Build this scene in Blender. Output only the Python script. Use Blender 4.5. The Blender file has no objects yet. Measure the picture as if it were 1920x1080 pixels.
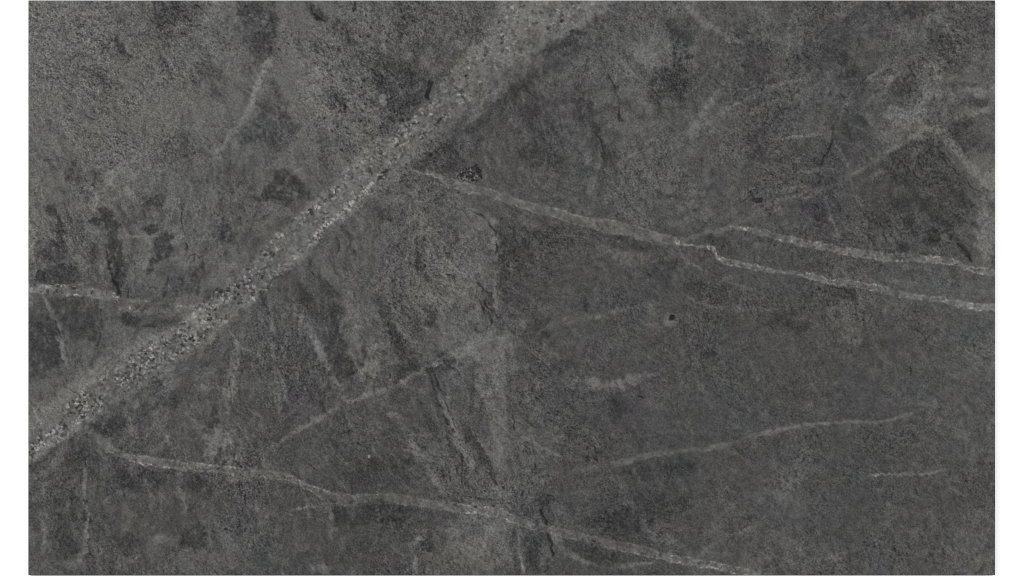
import bpy, math
import numpy as np

# ------------------------------------------------------------------ camera, world, lamps, exposure
C = bpy.context.scene
P = 0.00175                      # metres per photograph pixel on the slab face
TH = 0.02                        # slab thickness
cam_d = bpy.data.cameras.new('camera'); cam = bpy.data.objects.new('camera', cam_d)
C.collection.objects.link(cam); C.camera = cam
cam_d.lens = 85; cam_d.sensor_width = 36; cam_d.clip_end = 60; cam_d.clip_start = 0.1
cam.location = (0, 0, TH + 1920*P*85/36)

w = bpy.data.worlds.new('World'); C.world = w; w.use_nodes = True
w.node_tree.nodes['Background'].inputs[0].default_value = (0.97, 0.985, 1, 1)
w.node_tree.nodes['Background'].inputs[1].default_value = 0.62

def softbox(name, loc, size, power, target=(0, 0, 0)):
    d = bpy.data.lights.new(name, 'AREA'); d.shape = 'RECTANGLE'; d.size, d.size_y = size; d.energy = power
    o = bpy.data.objects.new(name, d); C.collection.objects.link(o); o.location = loc
    v = np.array(target, float) - np.array(loc, float)
    from mathutils import Vector
    o.rotation_euler = Vector(v).to_track_quat('-Z', 'Y').to_euler()
    return o
softbox('softbox_left', (-5.2, 3.0, 5.2), (2.6, 2.6), 560)
softbox('softbox_right', (5.6, 0.6, 5.0), (3.0, 3.0), 330)

C.view_settings.view_transform = 'Standard'; C.view_settings.look = 'None'
C.view_settings.exposure = 0; C.view_settings.gamma = 1
C.render.resolution_x = 1024; C.render.resolution_y = 576
try: C.cycles.max_bounces = 4; C.cycles.use_denoising = False; C.cycles.filter_width = 1.1
except Exception: pass

# ------------------------------------------------------------------ the slab face, sampled in photograph pixels
X0, X1, Y0, Y1 = 53.0, 1866.0, 0.5, 1078.6
S = 0.76
NX = int((X1-X0)*S) + 1; NY = int((Y1-Y0)*S) + 1
gx = np.linspace(X0, X1, NX); gy = np.linspace(Y0, Y1, NY)
GX, GY = np.meshgrid(gx, gy)
rng = np.random.default_rng(7)
fy = np.fft.fftfreq(NY)[:, None]*S; fx = np.fft.rfftfreq(NX)[None, :]*S
FR2 = fx*fx + fy*fy

def noise(sig, seed, sig2=None):
    """unit-variance gaussian noise smoothed to sig px (band-limited above sig2 px)"""
    r = np.random.default_rng(seed).standard_normal((NY, NX))
    f = np.exp(-2*(math.pi*sig)**2*FR2)
    if sig2: f = f - np.exp(-2*(math.pi*sig2)**2*FR2)
    n = np.fft.irfft2(np.fft.rfft2(r)*f, s=(NY, NX))
    return (n - n.mean())/n.std()
def blur(a, sig):
    f = np.exp(-2*(math.pi*sig)**2*FR2)
    return np.fft.irfft2(np.fft.rfft2(a)*f, s=(NY, NX))
def sm(a, b, v):
    t = np.clip((v-a)/(b-a), 0, 1); return t*t*(3-2*t)

# natural, slightly ragged outlines: evaluate shapes in warped coordinates
WX = GX + 1.9*noise(22, 1) + 1.5*noise(7, 2) + 1.3*noise(2.6, 3) + .8*noise(1.2, 13)
WY = GY + 1.9*noise(22, 4) + 1.5*noise(7, 5) + 1.3*noise(2.6, 6) + .8*noise(1.2, 14)
TX = GX + .8*noise(12, 8) + 0.7*noise(2.6, 9)         # tighter warp for crisp veins
TY = GY + .8*noise(12, 10) + 0.7*noise(2.6, 11)

def window(xs, ys, pad):
    i0 = max(0, int((min(xs)-pad-X0)*S)); i1 = min(NX, int((max(xs)+pad-X0)*S)+2)
    j0 = max(0, int((min(ys)-pad-Y0)*S)); j1 = min(NY, int((max(ys)+pad-Y0)*S)+2)
    return slice(j0, max(j1, j0+1)), slice(i0, max(i1, i0+1))

def polydist(pts, pad, QX=None, QY=None):
    """returns window, signed distance (+ = right of the travel direction), arc length, half width, end taper"""
    QX = TX if QX is None else QX; QY = TY if QY is None else QY
    xs = [p[0] for p in pts]; ys = [p[1] for p in pts]
    sl = window(xs, ys, pad)
    x = QX[sl]; y = QY[sl]
    best = np.full(x.shape, 1e9); sd = np.zeros(x.shape); al = np.zeros(x.shape); hw = np.zeros(x.shape)
    L = 0
    for a, b in zip(pts[:-1], pts[1:]):
        dx, dy = b[0]-a[0], b[1]-a[1]; l = math.hypot(dx, dy)
        t = np.clip(((x-a[0])*dx + (y-a[1])*dy)/(l*l), 0, 1)
        ex = x-a[0]-t*dx; ey = y-a[1]-t*dy
        d = np.hypot(ex, ey); m = d < best
        cr = (dx*(y-a[1]) - dy*(x-a[0]))/l
        best = np.where(m, d, best); sd = np.where(m, np.sign(cr)*d, sd)
        al = np.where(m, L + t*l, al); hw = np.where(m, a[2]+(b[2]-a[2])*t, hw)
        L += l
    return sl, sd, al, hw, L

def smooth_pts(pts, n=2):
    pts = [tuple(map(float, p)) for p in pts]
    for _ in range(n):
        q = [pts[0]]
        for a, b in zip(pts[:-1], pts[1:]):
            q.append(tuple(.75*u+.25*v for u, v in zip(a, b))); q.append(tuple(.25*u+.75*v for u, v in zip(a, b)))
        q.append(pts[-1]); pts = q
    return pts

V = np.zeros((NY, NX))          # mineral tone, in display levels around the base
def stroke(pts, amp, soft=4, brk=0.35, q='w', fade=True, sm_n=2):
    """a streak of lighter (amp>0) or darker stone; pts = (x, y, half width)"""
    pts = smooth_pts(pts, sm_n)
    pad = max(p[2] for p in pts) + soft*2 + 12
    QX, QY = (WX, WY) if q == 'w' else (TX, TY)
    sl, sd, al, hw, L = polydist(pts, pad, QX, QY)
    m = 1 - sm(-soft, soft, np.abs(sd) - hw)
    if fade:
        f = min(25, L*0.25); m = m*sm(-.3*f, f, al)*sm(-.3*f, f, L-al)
    if brk: m = m*np.clip(1 + brk*BR[sl], 0, 1.6)
    V[sl] += (.85 if amp > 0 and max(p[2] for p in pts) < 9 else 1.1)*amp*m
def blob(x, y, rx, ry, amp, ang=0, soft=0.42):
    R = max(rx, ry)*(1+soft) + 12
    sl = window([x-R, x+R], [y-R, y+R], 0)
    c, s = math.cos(math.radians(ang)), math.sin(math.radians(ang))
    u = ((WX[sl]-x)*c + (WY[sl]-y)*s)/rx; v = (-(WX[sl]-x)*s + (WY[sl]-y)*c)/ry
    d = np.sqrt(u*u+v*v) + .16*EN[sl]
    V[sl] += 1.15*amp*(1 - sm(1-soft, 1+soft, d))*np.clip(1+.45*BR[sl], 0, 1.8)
def poly(pts, amp, soft=6):
    xs = [p[0] for p in pts]; ys = [p[1] for p in pts]; sl = window(xs, ys, soft*2+12)
    x = WX[sl]; y = WY[sl]; best = np.full(x.shape, 1e9); ins = np.zeros(x.shape, bool)
    for a, b in zip(pts, pts[1:]+pts[:1]):
        dx, dy = b[0]-a[0], b[1]-a[1]
        t = np.clip(((x-a[0])*dx+(y-a[1])*dy)/(dx*dx+dy*dy), 0, 1)
        best = np.minimum(best, np.hypot(x-a[0]-t*dx, y-a[1]-t*dy))
        cond = ((a[1] > y) != (b[1] > y))
        with np.errstate(divide='ignore', invalid='ignore'):
            xi = dx*(y-a[1])/(dy if dy else 1e-9) + a[0]
        ins ^= cond & (x < xi)
    sd = np.where(ins, -best, best) + 2.2*EN[sl]
    V[sl] += amp*(1-sm(-soft, soft, sd))*np.clip(1+.2*BR[sl], 0, 1.6)
BR = noise(9, 20)
EN = .7*noise(6, 21) + .7*noise(2.4, 22)

# ---- broad tone (x, y, level offset): inverse-distance field over the whole face
ctl = [(80,60,22),(200,60,12),(300,120,12),(330,40,-2),(420,60,10),(180,170,10),(90,200,16),(270,200,16),(380,220,14),(130,260,14),(240,300,10),
 (90,330,10),(330,330,6),(420,330,2),(600,60,14),(570,150,16),(640,200,14),(700,60,4),(800,70,-2),(860,60,2),(620,280,8),(560,300,6),(730,120,0),
 (470,400,0),(400,440,0),(380,480,0),(440,470,-2),(130,400,4),(240,410,4),(120,480,-4),(70,430,14),(300,380,6),(260,520,2),(180,500,2),
 (80,650,-10),(150,600,-6),(220,610,2),(150,680,4),(70,700,-4),(90,740,4),(60,760,12),
 (1000,200,-8),(1100,120,-2),(1200,60,2),(1200,120,6),(1260,180,-6),(1350,100,-2),(1420,120,-10),(1330,220,0),(1100,260,-8),(950,260,-8),(870,280,-10),(1230,280,-3),(1180,340,0),(1300,340,-2),(1000,330,-10),(920,320,-4),(1080,360,-8),(1400,300,-4),
 (1480,60,-2),(1560,60,-10),(1640,60,-4),(1740,60,-2),(1820,40,0),(1500,180,0),(1600,160,-8),(1680,160,-2),(1760,180,4),(1840,160,8),(1480,250,-4),(1600,260,-8),(1700,240,4),(1780,270,-6),(1850,300,4),(1480,340,-6),(1560,360,-12),(1660,360,-14),(1760,360,-10),(1850,400,8),(1600,430,-12),(1720,430,-14),(1800,440,-8),
 (760,420,2),(850,440,4),(880,520,8),(780,540,6),(700,420,-2),(640,480,0),(560,560,-6),(600,640,-4),(700,620,4),(820,620,4),(880,640,8),(520,700,-8),(570,720,-10),(450,640,-2),(380,680,-6),(300,760,-6),(400,760,-2),(480,780,-10),(250,800,-8),(350,830,-6),
 (960,440,-10),(1060,470,-10),(1150,520,-8),(1000,560,-12),(1080,620,-10),(1200,600,-10),(1300,520,-8),(1400,560,-10),(1300,620,-12),(1420,640,-14),(1000,680,-10),(1100,690,-8),(1200,680,-10),(1330,700,-8),(1420,480,-8),
 (1500,560,-10),(1600,600,-6),(1500,640,-10),(1600,680,-10),(1700,600,-8),(1780,640,-10),(1850,560,2),(1850,660,2),(1720,520,-6),(1800,540,-2),(1840,620,-2),
 (640,800,-10),(560,860,-10),(700,860,-14),(780,800,-10),(900,760,2),(940,820,4),(930,880,6),(850,880,-2),(640,1000,-10),(560,980,-10),(740,980,-12),(720,1050,-6),(520,1040,-6),(840,1040,2),(920,1020,6),(440,980,-4),(480,940,-6),
 (1020,780,-2),(1100,740,-6),(1180,780,-6),(1120,840,-5),(1250,740,-4),(1280,800,-6),(1380,760,-8),(1420,730,-14),(1260,880,-16),(1360,900,-10),(1200,930,-12),(1080,900,-6),(1050,960,-4),(1380,980,-6),(1300,1000,-6),(1450,900,-8),(1100,1040,-12),(1220,1070,-8),(1010,1030,-10),(1160,970,-18),
 (1500,760,-12),(1600,750,-12),(1700,760,-12),(1800,760,-6),(1855,800,2),(1500,860,-6),(1600,860,-12),(1720,840,-14),(1800,900,-10),(1500,960,-4),(1600,960,-10),(1700,980,-6),(1500,1050,-2),(1640,1050,-4),(1780,1040,-2),(1850,1000,2),(1850,1060,6),(1740,920,-8),
 (80,850,4),(80,900,0),(80,1000,2),(80,1060,4),(140,880,-10),(130,970,-12),(120,1040,-10),(220,920,-8),(280,940,-8),(220,1020,-8),(300,1050,-4),(380,940,-8),(340,1000,-6),(420,1040,2),(370,1060,4),(160,1050,0),
 (190,560,2),(940,620,2),(950,700,2)]
lo = 6
cx = GX[::lo, ::lo]; cy = GY[::lo, ::lo]
num = np.zeros(cx.shape); den = np.zeros(cx.shape)
for x, y, v in ctl:
    ww = 1/(((cx-x)**2 + (cy-y)**2) + 500)**1.7
    num += ww*v; den += ww
fld = num/den
ii = np.clip((WX-X0)*S/lo, 0, fld.shape[1]-1.001); jj = np.clip((WY-Y0)*S/lo, 0, fld.shape[0]-1.001)
i0 = ii.astype(int); j0 = jj.astype(int); fi = ii-i0; fj = jj-j0
V += 1.05*(fld[j0, i0]*(1-fi)*(1-fj)+fld[j0, i0+1]*fi*(1-fj)+fld[j0+1, i0]*(1-fi)*fj+fld[j0+1, i0+1]*fi*fj)

BASE = V.copy()
# ---- dark and light patches and streaks of the stone
poly([(440,0),(522,0),(524,60),(505,110),(478,122),(455,80)], -10, 9)
poly([(290,0),(380,0),(385,30),(340,42),(310,62),(285,50)], -8, 12)
poly([(513,150),(537,200),(560,235),(548,265),(520,282),(480,270),(442,256),(470,215)], -11, 10)
poly([(488,352),(528,314),(550,325),(572,345),(584,368),(540,381),(500,374)], -16, 8)
poly([(700,95),(770,120),(805,150),(790,182),(758,215),(728,225),(700,175),(690,140)], -10, 12)
poly([(742,190),(800,178),(785,195),(752,218),(725,222)], -12, 6)
for a in [(150,315,30,26,-7),(345,275,36,26,-4),(390,150,28,34,-4),(120,50,40,22,-4),(215,100,28,16,-5,40),(180,145,40,16,-5,30),(440,335,40,34,-4),
          (325,45,34,16,-5,-10),(228,92,20,7,-6,50),(595,28,9,22,-8,-30),(640,190,26,12,-9,45),(690,185,16,10,-10,50),(715,240,9,7,-14),(750,50,12,20,-7),
          (600,148,16,22,7),(715,184,9,12,14),(870,90,26,10,7),(790,90,20,30,-5),(620,110,40,20,-4,45),(640,60,30,14,-7,60)]: blob(*a)
stroke([(415,0,10),(400,30,8),(350,45,4),(300,62,3)], 8, 5)
stroke([(512,92,3),(497,130,6),(478,175,6),(455,225,3),(436,250,3),(405,290,7)], 15, 4)
stroke([(260,290,4),(215,320,8),(195,350,7),(180,385,5)], 9, 5)
stroke([(545,265,4),(552,315,5),(572,345,4),(590,372,4)], 10, 5)
stroke([(645,235,3),(675,275,3),(700,290,4)], 10, 4)
stroke([(738,172,3),(770,168,4),(800,160,4)], 10, 4)
stroke([(530,20,8),(525,60,8),(560,120,20),(600,200,22),(610,260,18)], 4, 8)
# upper middle and right
for a in [(1000,215,32,60,-6,-25),(1098,215,16,50,-9,-25),(1120,255,10,30,-8,-25),(1262,165,36,34,-8),(1280,55,32,24,-8),(1420,110,26,60,-7),(1418,268,26,34,-8),
          (1222,92,40,28,6),(1060,75,40,10,-9,-25),(975,140,18,30,-6,40),(1145,300,12,14,-6),(1292,106,5,7,-20),(1155,160,8,8,-12),(1010,290,50,20,-6,10),(1300,20,60,14,3)]: blob(*a)
stroke([(1275,5,4),(1315,35,7),(1345,55,7),(1375,80,4),(1410,70,3)], 12, 5)
stroke([(1372,120,4),(1345,175,6),(1320,215,8),(1285,250,6)], 10, 6)
stroke([(1290,255,5),(1360,205,4),(1430,165,4),(1520,150,5)], 9, 6)
stroke([(770,312,12),(840,265,14),(905,218,16),(960,172,16),(1030,118,16),(1100,76,14)], -6, 14)
poly([(775,312),(830,270),(870,285),(860,320),(845,330),(800,318)], -9, 8)
for a in [(*q[:4], q[4]*.6, *q[5:]) for q in [(1690,14,44,13,-15),(1545,100,60,30,-8,-20),(1590,130,16,38,-15,-25),(1600,238,24,34,-13,10),(1762,82,36,18,-12),(1792,120,24,12,-10,-25),(1690,170,18,28,-12),(1810,60,30,30,-4),
          (1694,54,16,14,13),(1700,215,36,22,12),(1745,135,24,14,11),(1640,80,24,14,5),(1660,150,30,10,9),(1750,165,22,18,8),(1830,168,36,10,12),(1774,158,20,6,-12,15),(1830,190,30,9,-14,-10),
          (1815,255,32,34,-12),(1620,190,26,22,-4),(1590,200,14,10,12,-30),(1728,250,20,14,10),(1530,290,60,20,-5),(1560,345,40,16,-8),(1855,330,16,36,13),(1760,20,20,16,5),(1580,20,36,10,9,-20),(1480,90,22,50,3)]]: blob(*a)
stroke([(1755,235,10),(1780,270,8),(1810,305,9),(1850,345,12),(1864,362,8)], 15, 6)
stroke([(1652,305,5),(1690,340,8),(1735,385,9),(1790,440,6),(1826,492,4)], -11, 7)
stroke([(1700,248,4),(1690,280,5),(1668,290,3)], -12, 5)
stroke([(1735,300,4),(1765,330,6),(1800,365,6),(1840,400,4)], -10, 5)
poly([(1722,250),(1800,330),(1830,400),(1790,440),(1740,400),(1690,340),(1650,305)], -6, 10)
for a in [(1694,385,14,26,-14,-35),(1748,446,15,17,-24,20),(1710,420,10,22,-12,-40),(1540,392,32,18,-10),(1682,468,16,16,-9),(1850,425,18,60,11),(1740,395,20,16,3),(1570,552,32,16,-15,15),(1650,400,30,24,-6),
          (1682,566,22,8,4,10),(1590,640,26,6,3),(1480,600,40,20,-5),(1650,640,30,10,-7),(1530,560,30,14,-5)]: blob(*a)
stroke([(1455,262,2),(1500,256,2.5),(1542,252,2)], 14, 3, q='t')
stroke([(1563,262,2),(1575,290,2.5),(1588,315,2.5),(1596,335,2)], 11, 3)
stroke([(1548,375,2),(1556,410,2.5),(1568,435,3),(1575,455,2)], 13, 3)
stroke([(1400,412,3),(1450,380,5),(1520,360,5),(1580,345,4),(1620,315,5),(1700,262,5),(1750,235,4)], 9, 5)
stroke([(1600,165,2),(1640,135,2.5),(1660,120,2)], 11, 3); stroke([(1800,228,2),(1835,210,3),(1860,195,2)], 13, 3)
stroke([(1545,560,10),(1580,595,14),(1605,630,10)], 3.5, 12)
stroke([(1556,575,3),(1575,595,4),(1595,615,3)], -6, 4)
# left middle
poly([(197,386),(215,392),(224,425),(226,460),(233,500),(237,528),(226,552),(214,530),(206,490),(203,440)], -24, 4)
poly([(288,452),(308,436),(326,440),(322,475),(300,495),(272,520),(280,482)], -18, 5)
poly([(68,455),(125,450),(122,490),(72,492)], -13, 6); poly([(70,502),(150,498),(158,532),(76,532)], -14, 5)
poly([(92,560),(182,566),(192,620),(180,645),(132,632),(112,600)], -10, 6)
for a in [(181,414,11,8,-22),(278,430,14,7,-16),(290,378,24,9,-12,-20),(240,600,16,12,-16),(275,602,36,9,-9),(355,532,26,22,-8),(425,430,24,22,-10),(470,380,20,20,-4),(100,395,14,12,-11),(75,650,36,60,-8),
          (150,668,24,8,-7),(180,470,10,20,-6),(248,400,20,16,-4),(112,425,7,30,-9),(330,420,14,40,3),(60,460,7,100,9),(330,605,20,8,-7),(410,550,14,5,-12,-30),(275,490,22,30,4)]: blob(*a)
stroke([(84,552,3),(100,590,4),(112,640,5),(124,695,4)], 17, 3)
stroke([(165,430,1.5),(205,440,2),(235,448,2),(290,442,2)], 13, 3)
stroke([(288,445,2),(280,475,3),(270,505,3),(250,540,4)], 9, 4)
stroke([(110,440,4),(140,480,5),(160,500,5)], 9, 5); stroke([(150,380,3),(190,385,3)], 9, 4)
stroke([(345,400,5),(420,350,6),(450,300,6)], 4, 6)
stroke([(380,560,8),(410,520,10),(440,490,8),(470,470,6)], 4, 8)
# centre: steep streaks
stroke([(508,575,3),(511,620,5),(514,672,3)], 15, 4)
stroke([(522,545,6),(560,590,7),(590,640,6),(612,695,5),(640,755,4)], 15, 5)
stroke([(548,530,10),(590,575,16),(630,640,14),(650,700,12)], -10, 8)
stroke([(600,510,8),(628,570,12),(642,620,8)], -9, 7)
stroke([(655,540,12),(672,600,16),(690,660,14),(700,700,8)], 8, 9)
stroke([(702,545,6),(722,590,9),(745,640,14),(770,685,16)], -15, 7)
stroke([(678,640,4),(688,672,6)], -14, 5); stroke([(650,655,4),(668,690,5),(700,700,4)], 12, 5)
for a in [(805,592,14,20,-13),(785,490,8,22,-8,-20),(640,690,30,24,-12),(620,640,16,30,-8),(900,470,30,70,3),(850,560,60,40,4),(860,650,40,26,6),(784,440,26,6,5,-15),(760,690,26,16,-12),(830,692,26,12,-12,-25),(580,740,40,14,-5),
          (720,400,40,14,-5),(850,480,40,40,3),(905,560,20,30,-4)]: blob(*a)
poly([(938,370),(975,385),(990,480),(985,560),(960,620),(946,600),(936,500)], -4, 16)
# the long pale line that crosses the steep streaks
stroke([(508,838,4),(560,810,4.5),(605,783,4),(645,762,4),(690,743,4),(735,722,4),(790,695,3.5),(840,678,3)], 11, 3.5)
stroke([(628,722,4),(634,745,4),(650,757,4)], 12, 3)
stroke([(845,676,3),(900,640,4),(960,628,4),(1030,618,4),(1100,598,6),(1190,574,6),(1240,570,4)], 6, 6)
stroke([(700,745,6),(740,775,6),(775,835,6),(800,880,8),(835,935,8)], 11, 6)
stroke([(818,735,3),(832,770,4),(850,805,5),(868,845,7),(890,880,10)], 14, 4)
stroke([(862,785,4),(890,835,7),(920,875,7),(945,905,4)], -9, 5)
stroke([(815,745,3),(832,800,4),(852,855,4)], -8, 4)
stroke([(940,620,8),(938,680,9),(936,760,9),(945,840,8)], 5, 7)
stroke([(905,395,3),(925,430,4),(931,500,4),(930,560,4),(925,620,3)], 10, 3)
stroke([(940,400,6),(944,480,8),(942,560,7)], -7, 5)
stroke([(900,640,16),(915,720,16),(930,800,16),(945,880,18)], 6, 12)
stroke([(1003,830,3),(1030,848,4),(1065,862,4)], 10, 4)
for a in [(720,885,60,28,-7),(700,963,75,22,-9),(1162,978,50,22,-10),(1128,716,44,10,13,4),(1120,718,22,6,9),(1190,710,40,9,6,-8),(1160,760,24,24,-9),(1112,856,22,9,-9),(1095,572,6,15,-16),(1122,492,10,12,-9),(1330,658,16,9,-16,-30),(1050,820,14,5,9,-15),
          (1000,450,50,34,-5),(1180,455,42,11,-9,12),(1350,452,44,9,-9,8),(1005,625,40,22,-6),(1010,685,50,22,-6),(1240,500,24,30,-4,-30),(1330,550,44,16,-5,20),(1258,603,14,12,7),(1422,378,14,7,6),(1240,880,70,18,-7,-6),(1240,950,60,24,-6),(1480,900,40,50,4),
          (805,1022,12,15,-14),(600,1062,18,10,9),(910,1020,60,44,6),(1000,1040,14,40,-8),(1120,1040,50,14,-7,15),(960,1010,8,20,-5),(1020,940,20,10,-7),(1240,600,30,20,3),(1180,480,40,24,3)]: blob(*a)
stroke([(798,1008,3),(778,1008,4),(770,1035,4),(780,1060,4),(782,1078,4)], 16, 3)
stroke([(760,1075,6),(778,1050,4)], 10, 4)
stroke([(840,1000,6),(880,985,8),(905,960,8)], 7, 6)
stroke([(1150,895,3),(1170,925,7),(1190,955,8),(1212,985,6),(1238,1012,5),(1256,1034,4)], 9, 6)
stroke([(1180,872,2),(1195,895,3),(1212,918,2)], 9, 4)
stroke([(1300,1045,4),(1350,1010,4),(1420,985,4)], 7, 5)
stroke([(1285,690,4),(1310,725,5),(1340,760,7),(1370,800,7)], 5, 7)
for p, a_, w_ in [
 ([(600,545),(625,600),(650,650)], -9, 6), ([(575,480),(600,520),(640,560)], -7, 5), ([(640,420),(655,450),(650,470)], -8, 4),
 ([(485,540),(500,560),(508,600)], -8, 3), ([(690,600),(700,640),(705,680)], 8, 7), ([(745,600),(765,640),(790,670)], 9, 5),
 ([(760,480),(800,520),(830,560)], -5, 8), ([(860,640),(820,672),(800,690)], -10, 4), ([(930,640),(925,700),(935,760)], 8, 7),
 ([(905,660),(900,720),(910,780)], 6, 6), ([(880,700),(895,760),(915,820)], -5, 6), ([(780,750),(800,790),(820,830)], -7, 6),
 ([(560,760),(540,800),(520,830)], -6, 6), ([(870,780),(905,850),(940,905)], -7, 3), ([(940,900),(950,950),(965,975)], 6, 8),
 ([(900,580),(860,610),(820,640)], 5, 10), ([(930,620),(890,655),(850,668)], 7, 4), ([(985,640),(1050,600),(1100,590)], 6, 4),
 ([(1120,230),(1135,290),(1128,345)], -8, 4), ([(1075,190),(1108,240),(1122,290)], -8, 5), ([(1170,280),(1200,340),(1250,370),(1310,366)], -5, 3),
 ([(1190,270),(1215,330),(1260,358),(1300,355)], 6, 3), ([(1010,205),(1040,230),(1055,262)], -7, 5), ([(1570,60),(1600,20),(1660,8)], -6, 8),
 ([(1720,70),(1700,110),(1720,140)], -7, 5), ([(1745,20),(1720,60),(1700,75)], 6, 4), ([(1750,170),(1720,200),(1700,240)], 8, 8),
 ([(1690,130),(1660,170),(1610,200),(1590,215)], 8, 4), ([(1640,245),(1700,262),(1722,250)], 5, 4), ([(1480,320),(1540,318),(1580,322)], 8, 3),
 ([(1380,378),(1420,365),(1470,358),(1520,345)], 7, 3), ([(1780,230),(1850,196),(1866,188)], 9, 3), ([(1800,150),(1835,162),(1866,158)], -8, 4),
 ([(1660,360),(1700,420),(1730,450)], -8, 5), ([(1780,400),(1830,425),(1860,430)], -7, 5), ([(1600,350),(1640,330),(1680,300)], 6, 5),
 ([(110,400),(112,440),(118,470)], -9, 4), ([(180,470),(190,510),(200,545)], 6, 5), ([(100,610),(104,640)], -8, 4), ([(310,430),(345,470),(350,540)], 6, 6),
 ([(375,470),(385,520),(395,560)], -6, 6), ([(285,385),(310,400),(330,420)], -8, 5), ([(270,380),(300,395),(330,380),(345,362)], 6, 3),
 ([(205,330),(225,318),(260,322),(285,345)], 6, 4), ([(440,250),(460,275),(470,290)], -7, 3), ([(185,840),(205,880),(215,920)], 7, 4),
 ([(300,860),(305,920),(300,980)], 4, 5), ([(430,660),(428,700),(440,760)], 6, 5), ([(525,690),(540,740),(545,760)], 7, 4), ([(600,960),(640,1000),(650,1050)], 4, 8),
 ([(680,1000),(740,1030),(780,1060)], 4, 6), ([(1080,900),(1100,930),(1110,960)], 5, 6), ([(1480,1030),(1560,1050),(1600,1030)], 5, 8), ([(1545,1020),(1570,1050),(1590,1070)], 6, 4)]:
    q_ = [(x, y, w_) for x, y in p]; q_[0] = (*p[0], w_*.5); q_[-1] = (*p[-1], w_*.5)
    stroke(q_, a_, 3.5)
rb = np.random.default_rng(9)
for k in range(46):
    x = rb.uniform(60, 700) if k % 3 else rb.uniform(500, 940); y = rb.uniform(570, 1040)
    if y < 905 - .9*x + 40 and x < 500: continue
    l_ = rb.uniform(20, 60); w_ = rb.uniform(1.2, 3.5); tilt = .15*l_ if x < 450 else .42*l_
    stroke([(x, y, w_*.5), (x+.5*tilt+rb.normal(0, 3), y+l_*.5, w_), (x+tilt, y+l_, w_*.5)], rb.choice([-1, 1])*rb.uniform(4, 9), 2.5)
# bottom left
for a in [(205,795,30,20,-13,-20),(150,860,24,30,-6),(118,960,20,60,-6),(370,905,26,22,-9),(366,1006,22,18,-11),(130,1030,20,20,-7),(414,822,22,18,16),(440,885,30,20,10),(395,845,10,14,8),(425,730,14,24,8),(440,680,7,30,9),
          (230,890,14,30,-8),(270,900,40,22,-6),(385,725,16,8,7),(240,1015,24,14,-8),(400,790,10,30,-8),(300,1010,12,10,6),(140,1055,20,14,6),(320,720,16,20,6),(250,760,12,16,6),(320,750,20,16,-5)]: blob(*a)
stroke([(158,862,4),(156,900,4),(160,940,5),(168,1000,5),(158,1040,6),(140,1060,8)], 14, 4)
stroke([(82,940,5),(85,1000,5),(88,1040,4)], 7, 5)
stroke([(338,895,3),(341,925,4),(346,968,3)], 13, 3)
stroke([(232,770,3),(246,800,3),(250,850,3)], 9, 4); stroke([(305,800,3),(318,840,4)], 10, 4)
stroke([(186,1020,2),(189,1050,2)], 12, 3)
stroke([(520,740,5),(530,790,5),(528,800,4)], 8, 4)
stroke([(698,690,4),(702,715,5),(706,738,4)], 14, 3)
stroke([(425,600,2),(440,640,2),(470,660,2),(520,668,2)], 10, 2.5)
blob(245,345,38,20,6)
stroke([(620,945,2),(630,975,3)], 11, 3)
stroke([(548,955,2),(575,952,3),(600,950,2)], 12, 3)
# pale skirts of the great vein (finer-grained stone either side of the crystals)
up = [(40,800),(53,785),(100,750),(150,706),(200,664),(270,625),(340,596),(400,558),(440,520),(490,472),(520,440),(560,400),(610,352),(650,318),(700,272),(740,243),(790,200),(810,172),(850,135),(890,100),(925,55),(938,20),(945,-10)]
dn = [(1150,-10),(1132,24),(1092,54),(1026,84),(975,116),(945,150),(915,175),(860,222),(825,256),(772,305),(745,332),(700,372),(640,418),(580,468),(530,512),(490,552),(450,588),(400,628),(350,662),(320,688),(260,726),(200,766),(150,800),(100,838),(53,868),(40,880)]
poly(up+dn, 8, 7)
stroke([(53,800,16),(110,752,14),(170,706,12),(230,664,12),(300,632,10),(360,602,8),(410,566,8)], 8, 8, fade=False)
stroke([(640,332,3),(662,302,3),(690,275,4),(728,250,3)], 12, 4)
stroke([(500,475,2),(520,448,3),(560,405,3),(610,360,3)], 10, 4)
stroke([(775,304,5),(830,262,7),(890,212,8),(950,160,12),(1010,105,12)], 9, 6)
poly([(935,-5),(1145,-5),(1130,22),(1090,50),(1020,80),(960,112),(905,150),(860,160),(850,135),(890,95),(925,50)], 3.5, 8)
stroke([(53,870,10),(90,840,5),(130,812,4),(200,765,4),(270,720,4),(330,684,4),(400,628,4)], 8, 5, fade=False)
blob(1100,15,45,14,9,-25); blob(1010,35,60,26,6); blob(900,95,34,12,8,-30)
stroke([(935,5,5),(955,30,8),(960,50,8)], 10, 5)

# ---- veins: distance, side and arc length kept for crystal rows
def worley(x, y, cell, seed):
    r = np.random.default_rng(seed); n = 512
    jx = r.random((n, n)); jy = r.random((n, n)); idv = r.random((n, n))
    u = x/cell; v = y/cell; iu = np.floor(u).astype(int); iv = np.floor(v).astype(int)
    f1 = np.full(x.shape, 9.); f2 = f1.copy(); idb = np.zeros(x.shape)
    for a in (-1, 0, 1):
        for b in (-1, 0, 1):
            p, q = (iu+a) % n, (iv+b) % n
            d = np.hypot(iu+a+jx[q, p]-u, iv+b+jy[q, p]-v)
            m = d < f1
            f2 = np.where(m, f1, np.minimum(f2, d)); idb = np.where(m, idv[q, p], idb); f1 = np.where(m, d, f1)
    return f1, f2, idb

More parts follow.
